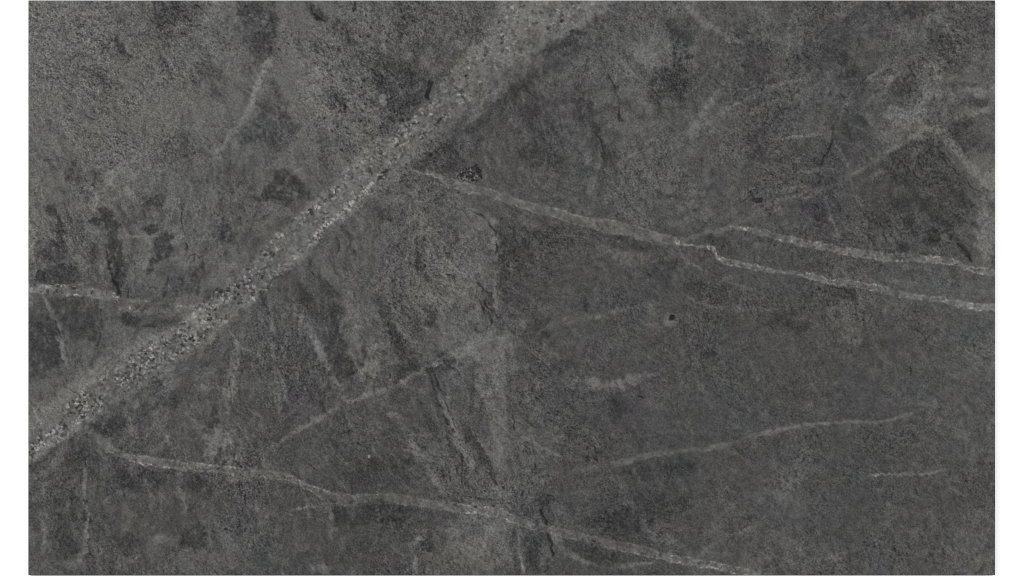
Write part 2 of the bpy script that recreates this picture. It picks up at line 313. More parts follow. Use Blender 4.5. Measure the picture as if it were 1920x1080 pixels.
RX = GX + 1.0*noise(5, 30); RY = GY + 1.0*noise(5, 31)
WBIG = worley(RX, RY, 7.0, 5); WSML = worley(RX+1.1*noise(1.6, 41), RY, 4.2, 6)
GATE = noise(11, 32); GATE2 = noise(6, 33); GATE3 = noise(20, 34); GATE4 = noise(7, 35); GATE5 = noise(2, 36)
ADD = np.zeros((NY, NX)); REL = np.zeros((NY, NX)); WARM = np.zeros((NY, NX))
LABELID = np.zeros((NY, NX), np.int16)

def crystals(wl, thr_w, thr_b, white, black):
    f1, f2, idv = wl
    edge = f2 - f1
    wcell = sm(thr_w, thr_w+.05, idv)*sm(.02, .25, edge)*(1-.45*sm(.3, .75, f1))
    bcell = (1-sm(thr_b-.05, thr_b, idv))*sm(.0, .3, edge)
    return white*wcell*(0.65+0.7*((idv*37.7) % 1)) - black*bcell - 0.3*black*(1-sm(.0, .16, edge))

# the great vein
row_up = smooth_pts([(60,838,5),(95,812,6),(135,772,8),(165,735,10),(200,710,11),(233,688,10),(267,672,10),(293,654,9),(333,630,10),(373,598,10),(400,575,10),(440,548,10),(477,515,10),(500,485,9),(530,450,9),(555,425,6),(590,390,5),(630,352,5),(665,318,6),(700,300,6),(735,268,8),(760,238,9),(782,214,9),(820,192,6),(860,175,4)])
row_dn = smooth_pts([(60,848,5),(100,822,7),(145,790,8),(190,752,8),(233,718,9),(275,695,9),(305,675,9),(343,650,8),(375,628,8),(400,608,8),(440,580,8),(470,556,8),(500,525,9),(530,502,8),(555,480,8),(580,453,8),(613,420,8),(643,394,8),(672,370,9),(697,343,9),(716,322,9),(745,290,6),(775,262,7),(813,238,4),(837,213,3),(870,190,4),(897,160,6),(930,125,5),(945,80,5),(950,40,7),(955,-5,8)])
core = smooth_pts([(44,852,8),(60,843,11),(95,816,18),(135,784,26),(170,748,30),(200,726,30),(240,702,28),(280,680,26),(330,645,25),(370,615,27),(420,570,30),(470,530,32),(510,490,34),(545,455,32),(580,422,30),(625,384,30),(665,348,30),(705,312,30),(745,276,30),(780,243,30),(820,208,27),(855,180,24),(895,150,20),(935,118,18),(975,70,34),(1030,30,60),(1045,-10,90)])
sl, sd, al, hw, L = polydist(core, 110)
m = 1-sm(-3, 3, np.abs(sd)-hw)
LABELID[sl] = np.where(np.abs(sd) < hw+1, 1, LABELID[sl])
ADD[sl] += m*(3 + 1.5*GATE3[sl])
speck = crystals(WSML, .80, .17, 30, 34)
ADD[sl] += m*speck[sl]*np.clip(.75+.4*GATE[sl], 0, 1.3)*(.75+.25*(1-sm(560, 1100, al)))
REL[sl] -= m*0.25
for row, sd_ in ((row_up, 1), (row_dn, 2)):
    sl, sd, al, hw, L = polydist(row, 30, GX+4*noise(9, 40+sd_), GY+4*noise(9, 50+sd_))
    strength = 1-.3*sm(L*.6, L*.9, al)
    m = (1-sm(-4, 5, np.abs(sd)-hw-1))*np.clip(.95+.35*GATE2[sl], .2, 1.3)*strength
    c = crystals(WBIG, .70, .18, 31, 30)[sl]*.75 + crystals(WSML, .72, .30, 25, 28)[sl]*.7 + 1
    ADD[sl] += m*(c + 2)
    REL[sl] += m*np.where(c < 0, c*.03, c*.006)
# a chain of big pale crystals on its lower side
ch = smooth_pts([(590,440,3),(613,422,4.5),(635,402,4.5),(655,386,5),(672,372,4),(690,352,4),(700,342,3)])
sl, sd, al, hw, L = polydist(ch, 14)
m = 1-sm(-1.5, 2, np.abs(sd)-hw); ADD[sl] += m*sm(.08, .3, (WBIG[1]-WBIG[0])[sl])*(24+26*((WBIG[2][sl]*13) % 1)); WARM[sl] += 1.2*m

def thin_vein(pts, vid, body, edge_amp, body_soft=2.0, rows=True, line=0., warm=0., mask_pad=1, gate=.35, fill=.45):
    pts = smooth_pts(pts)
    sl, sd, al, hw, L = polydist(pts, max(p[2] for p in pts)+16)
    a = np.abs(sd) + (.9*GATE4 + .7*GATE5)[sl]
    body = body*(1+.25*GATE5[sl])
    m = 1-sm(-body_soft, body_soft, a-hw)
    body = body*(1.2 if vid else 1.65); edge_amp = edge_amp*1.1
    if line: ADD[sl] += line*np.exp(-((a-(hw-1.2))/1.5)**2)*np.clip(.9+.5*GATE2[sl], .1, 1.7)
    f = np.clip(1+gate*GATE[sl], .2, 1.6)
    ADD[sl] += m*body*f
    if rows:
        r = np.exp(-((a-(hw-1.6))/1.9)**2)
        wh = sm(.45, .9, WSML[2][sl])*sm(.05, .3, (WSML[1]-WSML[0])[sl])
        dk = (1-sm(.10, .16, WSML[2][sl]))
        g = np.clip(.8+.5*GATE2[sl], 0, 1.5)*(.6+.4*sm(-.8, .6, GATE[sl]+.4))
        ADD[sl] += edge_amp*(r + fill*m)*wh*g - .5*edge_amp*m*dk
        REL[sl] -= .3*m*dk
    WARM[sl] += warm*m*np.clip(.6+.8*GATE[sl], 0, 2)
    if vid: LABELID[sl] = np.where((a < hw+mask_pad) & (LABELID[sl] == 0), vid, LABELID[sl])

thin_vein([(770,318,2),(813,326,5),(847,342,7),(880,354,8),(920,362,6),(960,376,9),(1000,390,9),(1053,402,9),(1090,416,11),(1133,424,12),(1170,430,13),(1207,438,11),(1240,449,9),(1268,454,6)], 2, 15, 22, 2.2, line=10, gate=.25, fill=.1)
thin_vein([(1268,452,4),(1310,443,5),(1343,435,6),(1373,427,5)], 3, 11, 6)
thin_vein([(1373,427,3),(1400,429,5),(1440,440,6),(1490,452,7),(1520,459,7.5),(1583,469,7.5),(1623,477,8),(1670,483,8),(1707,484,7),(1750,487,7),(1787,489,7),(1807,499,7),(1833,507,7.5),(1872,511,7.5)], 3, 17, 34, 2, line=10, gate=.15, warm=.2)
thin_vein([(1268,455,3),(1300,460,3.5),(1333,464,4),(1342,470,4),(1342,482,3),(1356,491,5),(1390,497,5),(1440,507,4.5),(1493,512,5),(1527,520,6),(1573,532,6),(1620,534,6),(1653,541,6),(1687,552,6),(1723,556,5.5),(1773,563,6),(1817,573,6),(1840,577,6),(1872,577,6)], 4, 20, 34, 2, line=10, gate=.15, warm=.1)
thin_vein([(40,538,7),(75,540,8),(133,546,8.5),(187,551,9),(215,560,7)], 5, 12, 70, 2, line=12, fill=.3)
thin_vein([(215,555,4),(255,562,2),(320,572,2),(372,578,3)], 0, 4, 14); thin_vein([(225,578,3),(283,590,3),(350,584,3)], 0, 4, 18)
thin_vein([(168,800,4),(186,822,9),(207,842,8),(232,853,8)], 6, 18, 8, 4)
thin_vein([(205,843,6),(240,859,8),(283,865,9),(333,873,9),(383,876,9),(433,881,8),(480,888,7),(513,892,7),(550,896,5),(567,908,5),(597,923,9),(627,937,13),(680,936,9),(713,934,9),(763,938,8),(813,946,7),(863,952,9),(913,957,10),(947,966,8),(970,978,7),(1020,991,7),(1060,998,8),(1093,1008,8),(1140,1019,8),(1193,1031,9),(1250,1044,8),(1293,1053,8),(1343,1062,7),(1393,1070,6),(1440,1080,5)], 6, 14, 32, 2, line=10, gate=.15, warm=.3, fill=.3)
thin_vein([(1090,882,4),(1127,874,5),(1173,866,6),(1200,857,5),(1247,848,4.5),(1293,843,4.5),(1353,838,4),(1390,825,5),(1440,810,5),(1490,800,4),(1540,792,4),(1590,791,4),(1640,793,3.5),(1667,787,3),(1700,777,3),(1730,766,2)], 7, 15, 12, 2.6, gate=.3)
thin_vein([(1615,894,2),(1673,887,2),(1730,890,2.4),(1775,880,2)], 0, 14, 6, 2.2)
thin_vein([(1270,463,2),(1283,488,2.5),(1313,505,2),(1343,520,2.5),(1377,533,2),(1415,544,1.5)], 0, 12, 3, 3)
thin_vein([(1280,550,2),(1313,570,3),(1343,578,3.5),(1393,580,2.5),(1445,582,2)], 0, 11, 3, 3.5)
thin_vein([(1030,998,4),(1050,1022,8),(1073,1042,5),(1110,1060,3),(1127,1064,2.5),(1173,1060,2),(1222,1056,2)], 0, 13, 5, 3)
thin_vein([(968,984,2.5),(975,1020,3),(981,1082,3)], 0, 15, 4, 2.5)

# local direction of the foliation (x, y, degrees)
fc = [(100,100,60),(300,100,40),(400,300,70),(150,300,35),(600,100,50),(700,200,50),(850,80,75),(600,300,45),(900,200,-45),(500,400,-50),(350,520,-60),(200,450,80),(100,600,75),(300,650,-40),(150,900,85),(300,950,80),(430,850,90),(500,650,85),
      (620,560,72),(720,640,65),(850,500,60),(920,420,50),(930,600,75),(700,800,60),(850,800,62),(600,950,80),(800,1030,80),(950,870,60),(1000,200,70),(1060,330,20),(1120,200,70),(1200,250,100),(1160,350,55),(1000,270,110),(1300,130,60),(1400,400,110),(1450,200,80),
      (1600,100,-50),(1700,200,60),(1750,350,50),(1600,400,60),(1850,100,20),(1500,600,55),(1100,500,50),(1240,500,55),(1300,700,55),(1500,800,60),(1700,700,50),(1700,950,60),(1400,1000,45),(1200,950,52),(1100,750,40),(1000,640,45),(1850,600,60)]
# thin healed fractures that cross the slab
for p, b in [([(527,60,2),(512,95,3),(495,135,4),(475,180,4.5),(455,222,3),(438,250,2.5),(405,292,4),(370,330,4),(350,380,3),(340,430,2)], 3),
             ([(262,292,2),(225,318,3),(205,342,3),(190,370,3),(165,402,2)], 7), ([(300,62,2),(345,47,2.2),(395,36,2),(440,10,2)], 6),
             ([(508,838,2),(560,810,2.4),(605,784,2.4),(645,763,2.2),(690,743,2.2),(735,722,2),(790,697,2),(850,675,1.8),(900,642,2),(960,628,2),(1030,617,2),(1100,597,3),(1190,574,3),(1240,572,2)], 5),
             ([(590,640,2),(612,695,2.5),(630,740,2.5),(650,757,2.5),(690,742,2)], 7), ([(640,690,2),(690,692,2),(740,680,2),(775,668,1.5)], 5),
             ([(1290,258,2),(1360,207,2),(1430,166,2),(1520,148,2)], 6), ([(1300,442,2),(1370,425,2),(1450,395,2.5),(1520,368,2),(1600,330,2.5),(1700,262,2.5),(1760,232,2),(1866,188,2)], 4),
             ([(1370,125,2),(1340,180,2.4),(1290,250,3),(1260,275,2)], 6), ([(1275,8,2),(1330,48,3),(1380,82,2),(1395,105,1.5)], 3),
             ([(1455,262,1.6),(1500,256,1.8),(1545,251,1.4)], 9), ([(1563,262,1.5),(1578,296,2),(1596,335,1.6)], 7), ([(1548,372,1.5),(1562,420,1.8),(1578,455,1.5)], 8),
             ([(1750,240,2.5),(1800,300,4),(1866,362,4)], 2), ([(1602,168,1.6),(1640,136,1.8),(1680,118,1.5)], 7), ([(215,556,2),(270,572,2),(330,575,2),(380,570,2)], 5),
             ([(1000,828,2),(1030,848,2.5),(1070,862,2)], 6), ([(1640,560,2),(1560,540,2),(1500,575,2),(1440,582,2)], 4), ([(1600,655,2),(1570,615,2.4),(1545,565,2)], 3),
             ([(130,640,2),(126,690,2),(124,700,1)], 5), ([(430,610,1.5),(445,645,1.6),(475,662,1.6),(520,668,1.5)], 6), ([(780,1078,2),(775,1045,2.5),(778,1012,2),(800,1008,1.5)], 8),
             ([(1300,1045,1.5),(1350,1012,1.6),(1425,984,1.5)], 5), ([(548,955,1.5),(575,951,2),(602,950,1.5)], 8), ([(280,520,2),(350,470,2.4),(420,410,2.6),(480,380,2)], 4),
             ([(430,660,3),(432,720,3),(425,800,3),(440,860,4)], 5), ([(165,430,1.2),(210,441,1.5),(290,443,1.2)], 9)]:
    thin_vein(p, 0, b, 5, 2.4, gate=.3)
# hairline cracks and pits
def crack(pts, hw, depth=1., amp=30, wob=1.6, brk=.6):
    hw = .45 + 1.15*hw; amp = amp*1.15
    pts = smooth_pts([(x, y, hw) for x, y in pts])
    k = len(pts) + int(pts[0][0])
    sl, sd, al, h, L = polydist(pts, 10, GX+wob*NZA, GY+wob*NZB)
    m = (1-sm(-.7, 1.1, np.abs(sd)-h))*np.clip(1+brk*GATE2[sl], 0, 1.5)*sm(-1, min(3, L*.3), al)*sm(-1, min(3, L*.3), L-al)
    ADD[sl] -= amp*m; REL[sl] -= 1.2*depth*m
NZA = noise(5, 60); NZB = noise(5, 61)
crack([(809,150),(806,162),(799,186)], 3.0, amp=46, brk=.1)
crack([(1127,103),(1132,130),(1148,155),(1158,175),(1160,205),(1168,228),(1190,245)], .5, amp=20)
crack([(1160,210),(1163,225),(1178,240)], .5, amp=18); crack([(1118,250),(1133,270),(1136,300)], .5, amp=16)
crack([(1040,190),(1048,215),(1056,250)], .6, amp=10)
crack([(341,380),(342,410),(347,440),(349,468)], .7, amp=22); crack([(363,478),(361,500),(367,530)], 1, amp=18); crack([(316,515),(308,540),(308,565)], .7, amp=20)
crack([(199,470),(210,510),(222,545),(226,560)], 1.2, amp=22); crack([(213,480),(220,520)], .8, amp=20); crack([(240,540),(242,562)], .9, amp=22)
crack([(67,495),(70,530)], .6, amp=18); crack([(57,500),(62,535)], .7, amp=20)
crack([(663,0),(663,22)], 1.4, amp=24); crack([(581,0),(585,20),(598,36),(610,42)], 1.2, amp=20); crack([(672,62),(675,72)], 1.2, amp=22)
crack([(700,130),(715,165),(726,180)], .7, amp=16); crack([(715,175),(728,180),(722,195)], .8, amp=16)
crack([(640,75),(650,90)], .8, amp=14); crack([(634,435),(636,460),(634,475)], 1, amp=16); crack([(575,498),(590,520)], .9, amp=18); crack([(664,470),(668,490)], 1, amp=12)
crack([(700,500),(701,512)], 2, amp=18); crack([(548,715),(545,735)], .7, amp=10)
crack([(886,396),(905,405),(925,425),(931,450),(932,490)], .6, amp=22); crack([(930,480),(932,560)], .5, amp=12)
crack([(898,532),(912,545),(918,560),(935,590),(942,600)], 1.2, amp=28, wob=3); crack([(905,540),(900,560),(908,585)], 1.1, amp=28, wob=3); crack([(930,570),(940,585),(936,600),(944,612)], 1.1, amp=28, wob=3); crack([(912,590),(922,600),(916,622)], .9, amp=26, wob=3)
crack([(902,575),(907,595),(906,612),(912,618)], 1.3, amp=30, wob=3)
crack([(918,560),(914,580),(930,592),(938,602)], 1.1, amp=26, wob=3); crack([(925,600),(918,612),(905,610)], 1, amp=24, wob=3)
crack([(750,560),(757,588),(768,600)], .8, amp=16)
crack([(792,685),(806,702),(817,728),(822,750)], .9, amp=22); crack([(777,672),(788,684),(800,690)], 1.2, amp=24); crack([(812,700),(830,740),(842,770),(855,805)], .7, amp=22)
crack([(822,750),(836,790),(852,815)], .6, amp=16); crack([(865,850),(869,880),(866,905)], .6, amp=20); crack([(905,880),(930,900),(945,920)], .8, amp=22)
crack([(870,932),(905,934)], .5, amp=18); crack([(800,915),(830,932)], .7, amp=16)
crack([(991,903),(985,915),(982,930)], 1.5, amp=30); crack([(1002,840),(1006,865),(1000,890),(990,905)], .7, amp=22, wob=2.5); crack([(963,780),(968,820),(985,838),(1000,842)], .8, amp=22, wob=3)
crack([(1012,952),(1017,972),(1023,984)], 1.5, amp=30); crack([(1028,995),(1034,1020),(1032,1055),(1018,1074)], 1, amp=26, wob=2.5)
crack([(164,935),(163,965),(166,1000),(168,1020)], 1, amp=26, wob=2.5); crack([(155,935),(163,942)], 1, amp=24); crack([(164,850),(160,880)], .6, amp=14)
crack([(434,690),(432,720),(434,755)], .7, amp=20); crack([(437,640),(440,660)], .7, amp=14)
crack([(451,900),(458,925),(460,950)], .7, amp=24, wob=2.5); crack([(435,850),(445,875),(470,890)], .6, amp=18, wob=2.5); crack([(418,690),(416,740)], .6, amp=12)
crack([(98,600),(106,612),(110,632)], .9, amp=22); crack([(115,655),(126,672),(128,690)], .8, amp=18)
crack([(192,580),(190,620),(182,652)], .7, amp=18)
crack([(1560,230),(1560,262),(1552,285),(1540,310)], .8, amp=22); crack([(1600,170),(1620,150),(1640,132)], .7, amp=20); crack([(1700,125),(1720,145),(1726,155)], 1, amp=20)
crack([(1632,190),(1637,215)], .7, amp=16); crack([(1735,10),(1728,40)], .8, amp=14); crack([(1580,200),(1594,208)], 1, amp=16)
crack([(1756,275),(1770,292),(1785,305)], 1, amp=18); crack([(1760,290),(1800,330),(1866,385)], .5, amp=14); crack([(1795,455),(1825,492)], 1.6, amp=16)
crack([(1703,687),(1707,692),(1709,700)], 1.3, amp=34, brk=0); crack([(1484,730),(1495,748)], .7, amp=16); crack([(1717,915),(1724,930)], .7, amp=14); crack([(1854,20),(1866,20)], .5, amp=6)
crack([(1785,1020),(1787,1032)], .9, amp=14); crack([(1330,655),(1318,668)], 1.5, amp=16); crack([(1210,495),(1218,520)], .8, amp=14)
crack([(1166,438),(1185,440),(1195,452)], .8, amp=16); crack([(1120,410),(1123,425)], .8, amp=18)
crack([(712,325),(721,316)], 1.8, amp=40, brk=0, wob=3); crack([(705,333),(716,330),(722,322)], 1.2, amp=36, brk=.3, wob=3)
crack([(765,268),(790,254),(815,236),(838,212)], .3, amp=16, brk=1.2, wob=2.5)
ru = np.random.default_rng(5)
for k in range(110):                                  # little open pits and grains along the upper stretch
    t_ = ru.random(); x = 740+t_*245+ru.normal(0, 8); y = 262-t_*240+ru.normal(0, 7+9*t_)
    h = ru.uniform(0, .9); dx_ = ru.uniform(2, 7)
    crack([(x, y), (x+dx_*.6, y-dx_*.2), (x+dx_, y-dx_*ru.uniform(-.2, 1))], h, amp=ru.uniform(16, 34)) if ru.random() < .62 else crack([(x, y), (x+1.5, y-1), (x+3, y-2)], .6, depth=0, amp=-ru.uniform(20, 42), brk=0)
crack([(1000,48),(1012,44)], 1.4, amp=24, wob=3); crack([(1020,52),(1030,56)], 1.3, amp=20, wob=3); crack([(1050,38),(1060,42)], 1.6, amp=26); crack([(1010,20),(1018,26)], 1, amp=18)
def pit(x, y, rx, ry, amp):
    sl = window([x-rx-4, x+rx+4], [y-ry-4, y+ry+4], 2)
    d = np.hypot((TX[sl]-x)/rx, (TY[sl]-y)/ry); m = 1-sm(.7, 1.25, d); ADD[sl] -= amp*m; REL[sl] -= 3*m
pit(1258.5, 596, 6.5, 5, 75); pit(1422, 376, 9, 4.5, 44); pit(1414, 372, 3, 3, 16); pit(901, 158, 3, 4, 40); pit(578, 416, 2, 2, 30)
# the fine network of faint healed fractures and short hairline cracks
rg = np.random.default_rng(77)
def flow_at(x, y):
    best = min(fc, key=lambda q: (q[0]-x)**2 + (q[1]-y)**2); return math.radians(best[2])
for k in range(230):
    x = rg.uniform(X0, X1); y = rg.uniform(Y0, Y1); dense = x < 1000 or y < 480
    if not dense and rg.random() < .55: continue
    pale = rg.random() < .5
    a = flow_at(x, y) + rg.normal(0, .28) + (rg.choice([0, math.pi/2.3]) if pale else 0)
    n = rg.integers(3, 7); st = rg.uniform(9, 24) if pale else rg.uniform(5, 13); p = [(x, y)]
    for _ in range(n):
        a += rg.normal(0, .22); x += st*math.cos(a); y += st*math.sin(a); p.append((x, y))
    if pale: crack(p, rg.uniform(.1, .9), depth=0, amp=-rg.uniform(5, 11), brk=.8)
    else: crack(p, rg.uniform(0, .5), amp=rg.uniform(9, 20), brk=.8, wob=2)
# cluster of dark holes and pale flecks beside the great vein
sl = window([855, 908], [305, 345], 2); d = np.hypot((WX[sl]-881)/24, (WY[sl]-325)/17)
m = 1-sm(.7, 1.1, d); c = crystals(WSML, .82, .55, 58, 54)[sl]; ADD[sl] += m*(c-8); REL[sl] += m*np.minimum(c, 0)*.03
# single bright flecks
for x, y, r, a in [(692,856,2.6,70),(690,811,1.4,55),(1620,429,1.5,55),(1631,591,2,26),(1216,525,1.8,40),(1033,307,1.2,50),(1406,328,1.2,40),(1013,818,1.5,34),(951,974,2.5,60),(1659,909,1.6,24),(243,578,3,46),(60,548,2.5,30),
                   (899,155,3.5,55),(791,209,6,38),(822,198,4,46),(808,214,3,50),(745,263,5,34),(760,255,4,36),(716,294,3.5,40),(648,390,5,22),(660,383,5,28),(950,20,3,40),(962,12,3,46),(953,33,2.5,30),(1112,8,4,24),(1075,12,3,26),(1340,466,4,34)]:
    sl = window([x-r-3, x+r+3], [y-r-3, y+r+3], 3)
    ADD[sl] += a*(1-sm(.6, 1.3, np.hypot((TX[sl]-x)/r, (TY[sl]-y)/(r*.9))))

# ---- grain: streaky speckle that follows the stone's flow
c2 = np.zeros(cx.shape); s2 = np.zeros(cx.shape)
for x, y, a in fc:
    ww = 1/(((cx-x)**2+(cy-y)**2)+1500)**1.5; c2 += ww*math.cos(math.radians(2*a)); s2 += ww*math.sin(math.radians(2*a))
def up(f): return f[j0, i0]*(1-fi)*(1-fj)+f[j0, i0+1]*fi*(1-fj)+f[j0+1, i0]*(1-fi)*fj+f[j0+1, i0+1]*fi*fj
ang = .5*np.arctan2(up(s2/np.hypot(c2, s2)), up(c2/np.hypot(c2, s2))) + .38*noise(26, 70) + .22*noise(9, 71)
DX = np.cos(ang); DY = np.sin(ang)
def lic(src, n, step=1.0):
    acc = src.copy(); wsum = 1.
    J, I = np.mgrid[0:NY, 0:NX].astype(float)
    for sgn in (1, -1):
        px, py = I.copy(), J.copy()
        for k in range(1, n+1):
            pi = np.clip(px+.5, 0, NX-1).astype(int); pj = np.clip(py+.5, 0, NY-1).astype(int)
            px += sgn*step*DX[pj, pi]; py += sgn*step*DY[pj, pi]
            pi = np.clip(px+.5, 0, NX-1).astype(int); pj = np.clip(py+.5, 0, NY-1).astype(int)
            wk = math.exp(-.5*(k/(n*.6))**2); acc += wk*src[pj, pi]
            if sgn == 1: wsum += 2*wk
    a = acc/wsum; return (a-a.mean())/a.std()
g1 = noise(.95, 80, 4.5)
g2 = lic(noise(1.5, 81, 7), 2)
g3 = noise(.7, 82, 1.6)
g4 = lic(noise(3.5, 83, 12), 4)
spot = np.clip(noise(16, 84)*.5 + noise(45, 85)*.5, -1.2, 1.2)
# how speckled the stone is: coarse and contrasty upper left and centre, quiet lower right
cs = [(150,150,1.45),(300,100,1.3),(600,150,1.35),(750,60,1.15),(150,330,1.1),(480,80,.7),(510,230,.8),(530,350,.7),(200,450,1.),(100,650,.7),(150,900,.95),(300,950,.85),(450,880,1.1),(650,600,1.1),(850,480,1.1),(900,600,1.15),(750,850,.85),(930,850,1.15),(950,1000,1.1),(600,1000,.8),
      (1000,200,1.),(1100,300,1.05),(1250,200,1.05),(1250,380,1.05),(1400,120,.85),(1600,120,.95),(1750,80,1.),(1750,300,.85),(1600,400,.9),(1050,520,.9),(1300,560,.9),(1200,700,.85),(1400,700,.9),(1100,850,.86),(1300,900,.86),(1500,800,.86),(1700,700,.82),(1750,900,.84),(1600,1000,.86),(1800,500,.75),(1400,1000,.85)]
a_ = np.zeros(cx.shape); b_ = np.zeros(cx.shape)
for x, y, v in cs:
    ww = 1/(((cx-x)**2+(cy-y)**2)+1500)**1.5; a_ += ww*v; b_ += ww
K = up(a_/b_)*np.clip(1+.25*spot, .5, 1.5)
gd = lic(noise(1.25, 180, 5), 2)
dark_fleck = np.clip(gd-.75, 0, 2.2)*np.clip(.5+.7*spot, 0, 1.5)
G = K*(8.5*np.tanh(1.1*g1+.2) + 6.5*np.tanh(g2+.3) + 8.5*g3 - 13.0*dark_fleck) + 2.5*g4
G = G - G.mean()
def ridge(n, wd): return np.exp(-(n/wd)**2)
wn = lic(noise(4.2, 100, 14), 5); wn2 = lic(noise(7.5, 101, 24), 7); wn3 = lic(noise(2.6, 102, 8), 4)
wg = np.clip(noise(18, 103)+.1, 0, 1.6); wg2 = np.clip(noise(26, 104), 0, 1.6); wg3 = np.clip(noise(12, 105)-.1, 0, 1.6)
G += -9*K*ridge(wn, .13)*wg - 9*K*ridge(wn2, .07)*wg2 - 8*K*ridge(wn3, .2)*wg3
G += 6*ridge(wn+.6, .2)*np.clip(noise(20, 106), 0, 1.5)*K + 6*ridge(wn2-.5, .13)*np.clip(noise(22, 107), 0, 1.5)
G += 9*np.clip(noise(1.0, 88)-2.35, 0, 1.2)*2            # rare flecks of pale mineral
# sharpen the patch outlines with speckle: tone boundaries break up into grains
F = V - BASE                     # the drawn patches and streaks
F = F*(1 + .28*noise(2.0, 120) + .16*noise(6, 121)) + .15*np.abs(F)*noise(1.2, 122)
F = F + .25*(F - blur(F, 6))
V = BASE + 2.6*noise(2.6, 110) + 2.8*noise(6, 111) + 2.0*noise(20, 112) + 1.2*noise(55, 113)
# concentric and streaky foliation
def region(x, y, rx, ry): return np.exp(-(((GX-x)/rx)**2 + ((GY-y)/ry)**2)**1.5)
wob = 7*noise(18, 114) + 2.5*noise(6, 115)
V += 4.5*np.sin((np.hypot((GX-1045)*.85, GY-300)+wob)/5.2)*region(1110, 260, 95, 150)
V += 3.0*np.sin((np.hypot(GX-1250, (GY-300)*1.1)+wob)/4.2)*region(1260, 360, 90, 60)
V += 3.0*np.sin((np.hypot(GX-1180, GY-440)+wob)/4.4)*region(1230, 500, 90, 60)
streak = lic(noise(1.5, 116), 14); streak2 = lic(noise(3.2, 117), 26)
sreg = .45 + .55*(1-sm(980, 1080, GX)) + .3*region(1700, 330, 130, 140)
V += sreg*(2.6*streak + 3.6*streak2)
V = V + .25*(V-blur(V, 12))
V = 15*np.tanh(V/15) + 1.95*F
V = 1.5 + np.where(V > 0, 29*np.tanh(V/29), 29*np.tanh(V/29))
veinness = blur((LABELID > 0).astype(float), 2.5)
LV = 82.3 + V + G*(1-.35*veinness) + ADD
LV = 30 + np.log1p(np.exp((LV-30)/7))*7                  # soft floor
LV = np.where(LV > 165, 165+(LV-165)*.4, LV)

# warm grey in the pale stone, faintly violet in the dark, small rusty blushes
ch1 = noise(16, 90)*.6 + noise(38, 91)*.6; ch2 = noise(13, 92)*.6+noise(30, 93)*.5
t = sm(62, 100, blur(LV, 6))
warm = -.2 + 1.5*t + .7*ch1
mag = .9*(1-t) + .9*np.clip(ch2, -.3, 2) + .1
for x, y, r in [(1836,1055,26),(1050,818,16),(785,442,28),(700,336,14),(600,145,14),(1855,1040,14),(735,285,16),(690,258,14),(120,740,24),(180,690,24),(1750,1050,20)]:
    sl = window([x-2*r, x+2*r], [y-2*r, y+2*r], 5); q = np.exp(-((WX[sl]-x)**2+(WY[sl]-y)**2)/(r*r*.7)); WARM[sl] += 1.8*q
R = LV + .6 + .7*warm + .5*mag + 1.1*WARM; Gc = LV + .7 + .1*warm - .45*mag - .1*WARM; B = LV - .9 - .9*warm + .4*mag - .8*WARM
lin = lambda v: np.where(v/255 <= .04045, v/255/12.92, ((np.clip(v, 0, 255)/255+.055)/1.055)**2.4)
GAIN = 0.585                       # display level -> albedo under these lamps
COL = np.stack([lin(R)*GAIN, lin(Gc)*GAIN, lin(B)*GAIN, np.ones_like(R)], -1)

# ---- relief in metres: shallow honed-leathered surface, sunken cracks and holes
Z = TH + 0.0011*np.clip(REL, -3.5, 1.5) + 0.00006*g4 + 0.00004*g2 + 0.0002*noise(40, 95)
bd = np.minimum(np.minimum(GX-X0, X1-GX), np.minimum(GY-Y0, Y1-GY))
Z -= 0.0012*(1-sm(0, 2.2, bd))    # eased arris
WXm = (GX-960)*P; WYm = (540-GY)*P
# normals for seamless shading across part borders
dzx = np.gradient(Z, axis=1)/np.gradient(WXm, axis=1); dzy = np.gradient(Z, axis=0)/np.gradient(WYm, axis=0)
NRM = np.stack([-dzx, -dzy, np.ones_like(Z)], -1); NRM /= np.linalg.norm(NRM, axis=-1, keepdims=True)

# ------------------------------------------------------------------ materials
def stone_material(name, rough, spec):
    m = bpy.data.materials.new(name); m.use_nodes = True; nt = m.node_tree; N = nt.nodes; b = N['Principled BSDF']
    at = N.new('ShaderNodeAttribute'); at.attribute_name = 'mineral'
    tc = N.new('ShaderNodeTexCoord')
    n1 = N.new('ShaderNodeTexNoise'); n1.inputs['Scale'].default_value = 420; n1.inputs['Detail'].default_value = 3; n1.inputs['Roughness'].default_value = .7
    nt.links.new(tc.outputs['Object'], n1.inputs['Vector'])
    mr = N.new('ShaderNodeMapRange'); mr.inputs['From Min'].default_value = .25; mr.inputs['From Max'].default_value = .75
    mr.inputs['To Min'].default_value = .80; mr.inputs['To Max'].default_value = 1.20
    nt.links.new(n1.outputs['Fac'], mr.inputs['Value'])
    mx = N.new('ShaderNodeVectorMath'); mx.operation = 'SCALE'
    nt.links.new(at.outputs['Color'], mx.inputs[0]); nt.links.new(mr.outputs['Result'], mx.inputs['Scale'])
    nt.links.new(mx.outputs['Vector'], b.inputs['Base Color'])
    n2 = N.new('ShaderNodeTexNoise'); n2.inputs['Scale'].default_value = 300; n2.inputs['Detail'].default_value = 4
    nt.links.new(tc.outputs['Object'], n2.inputs['Vector'])
    bp = N.new('ShaderNodeBump'); bp.inputs['Strength'].default_value = .35; bp.inputs['Distance'].default_value = .0006
    nt.links.new(n2.outputs['Fac'], bp.inputs['Height']); nt.links.new(bp.outputs['Normal'], b.inputs['Normal'])
    b.inputs['Roughness'].default_value = rough; b.inputs['Specular IOR Level'].default_value = spec
    return m
M_ST = stone_material('dark_slate_grey_stone', .75, .1)
M_VN = stone_material('pale_quartz_vein', .7, .1)
mw = bpy.data.materials.new('white_paper_sweep'); mw.use_nodes = True; nt = mw.node_tree; b = nt.nodes['Principled BSDF']
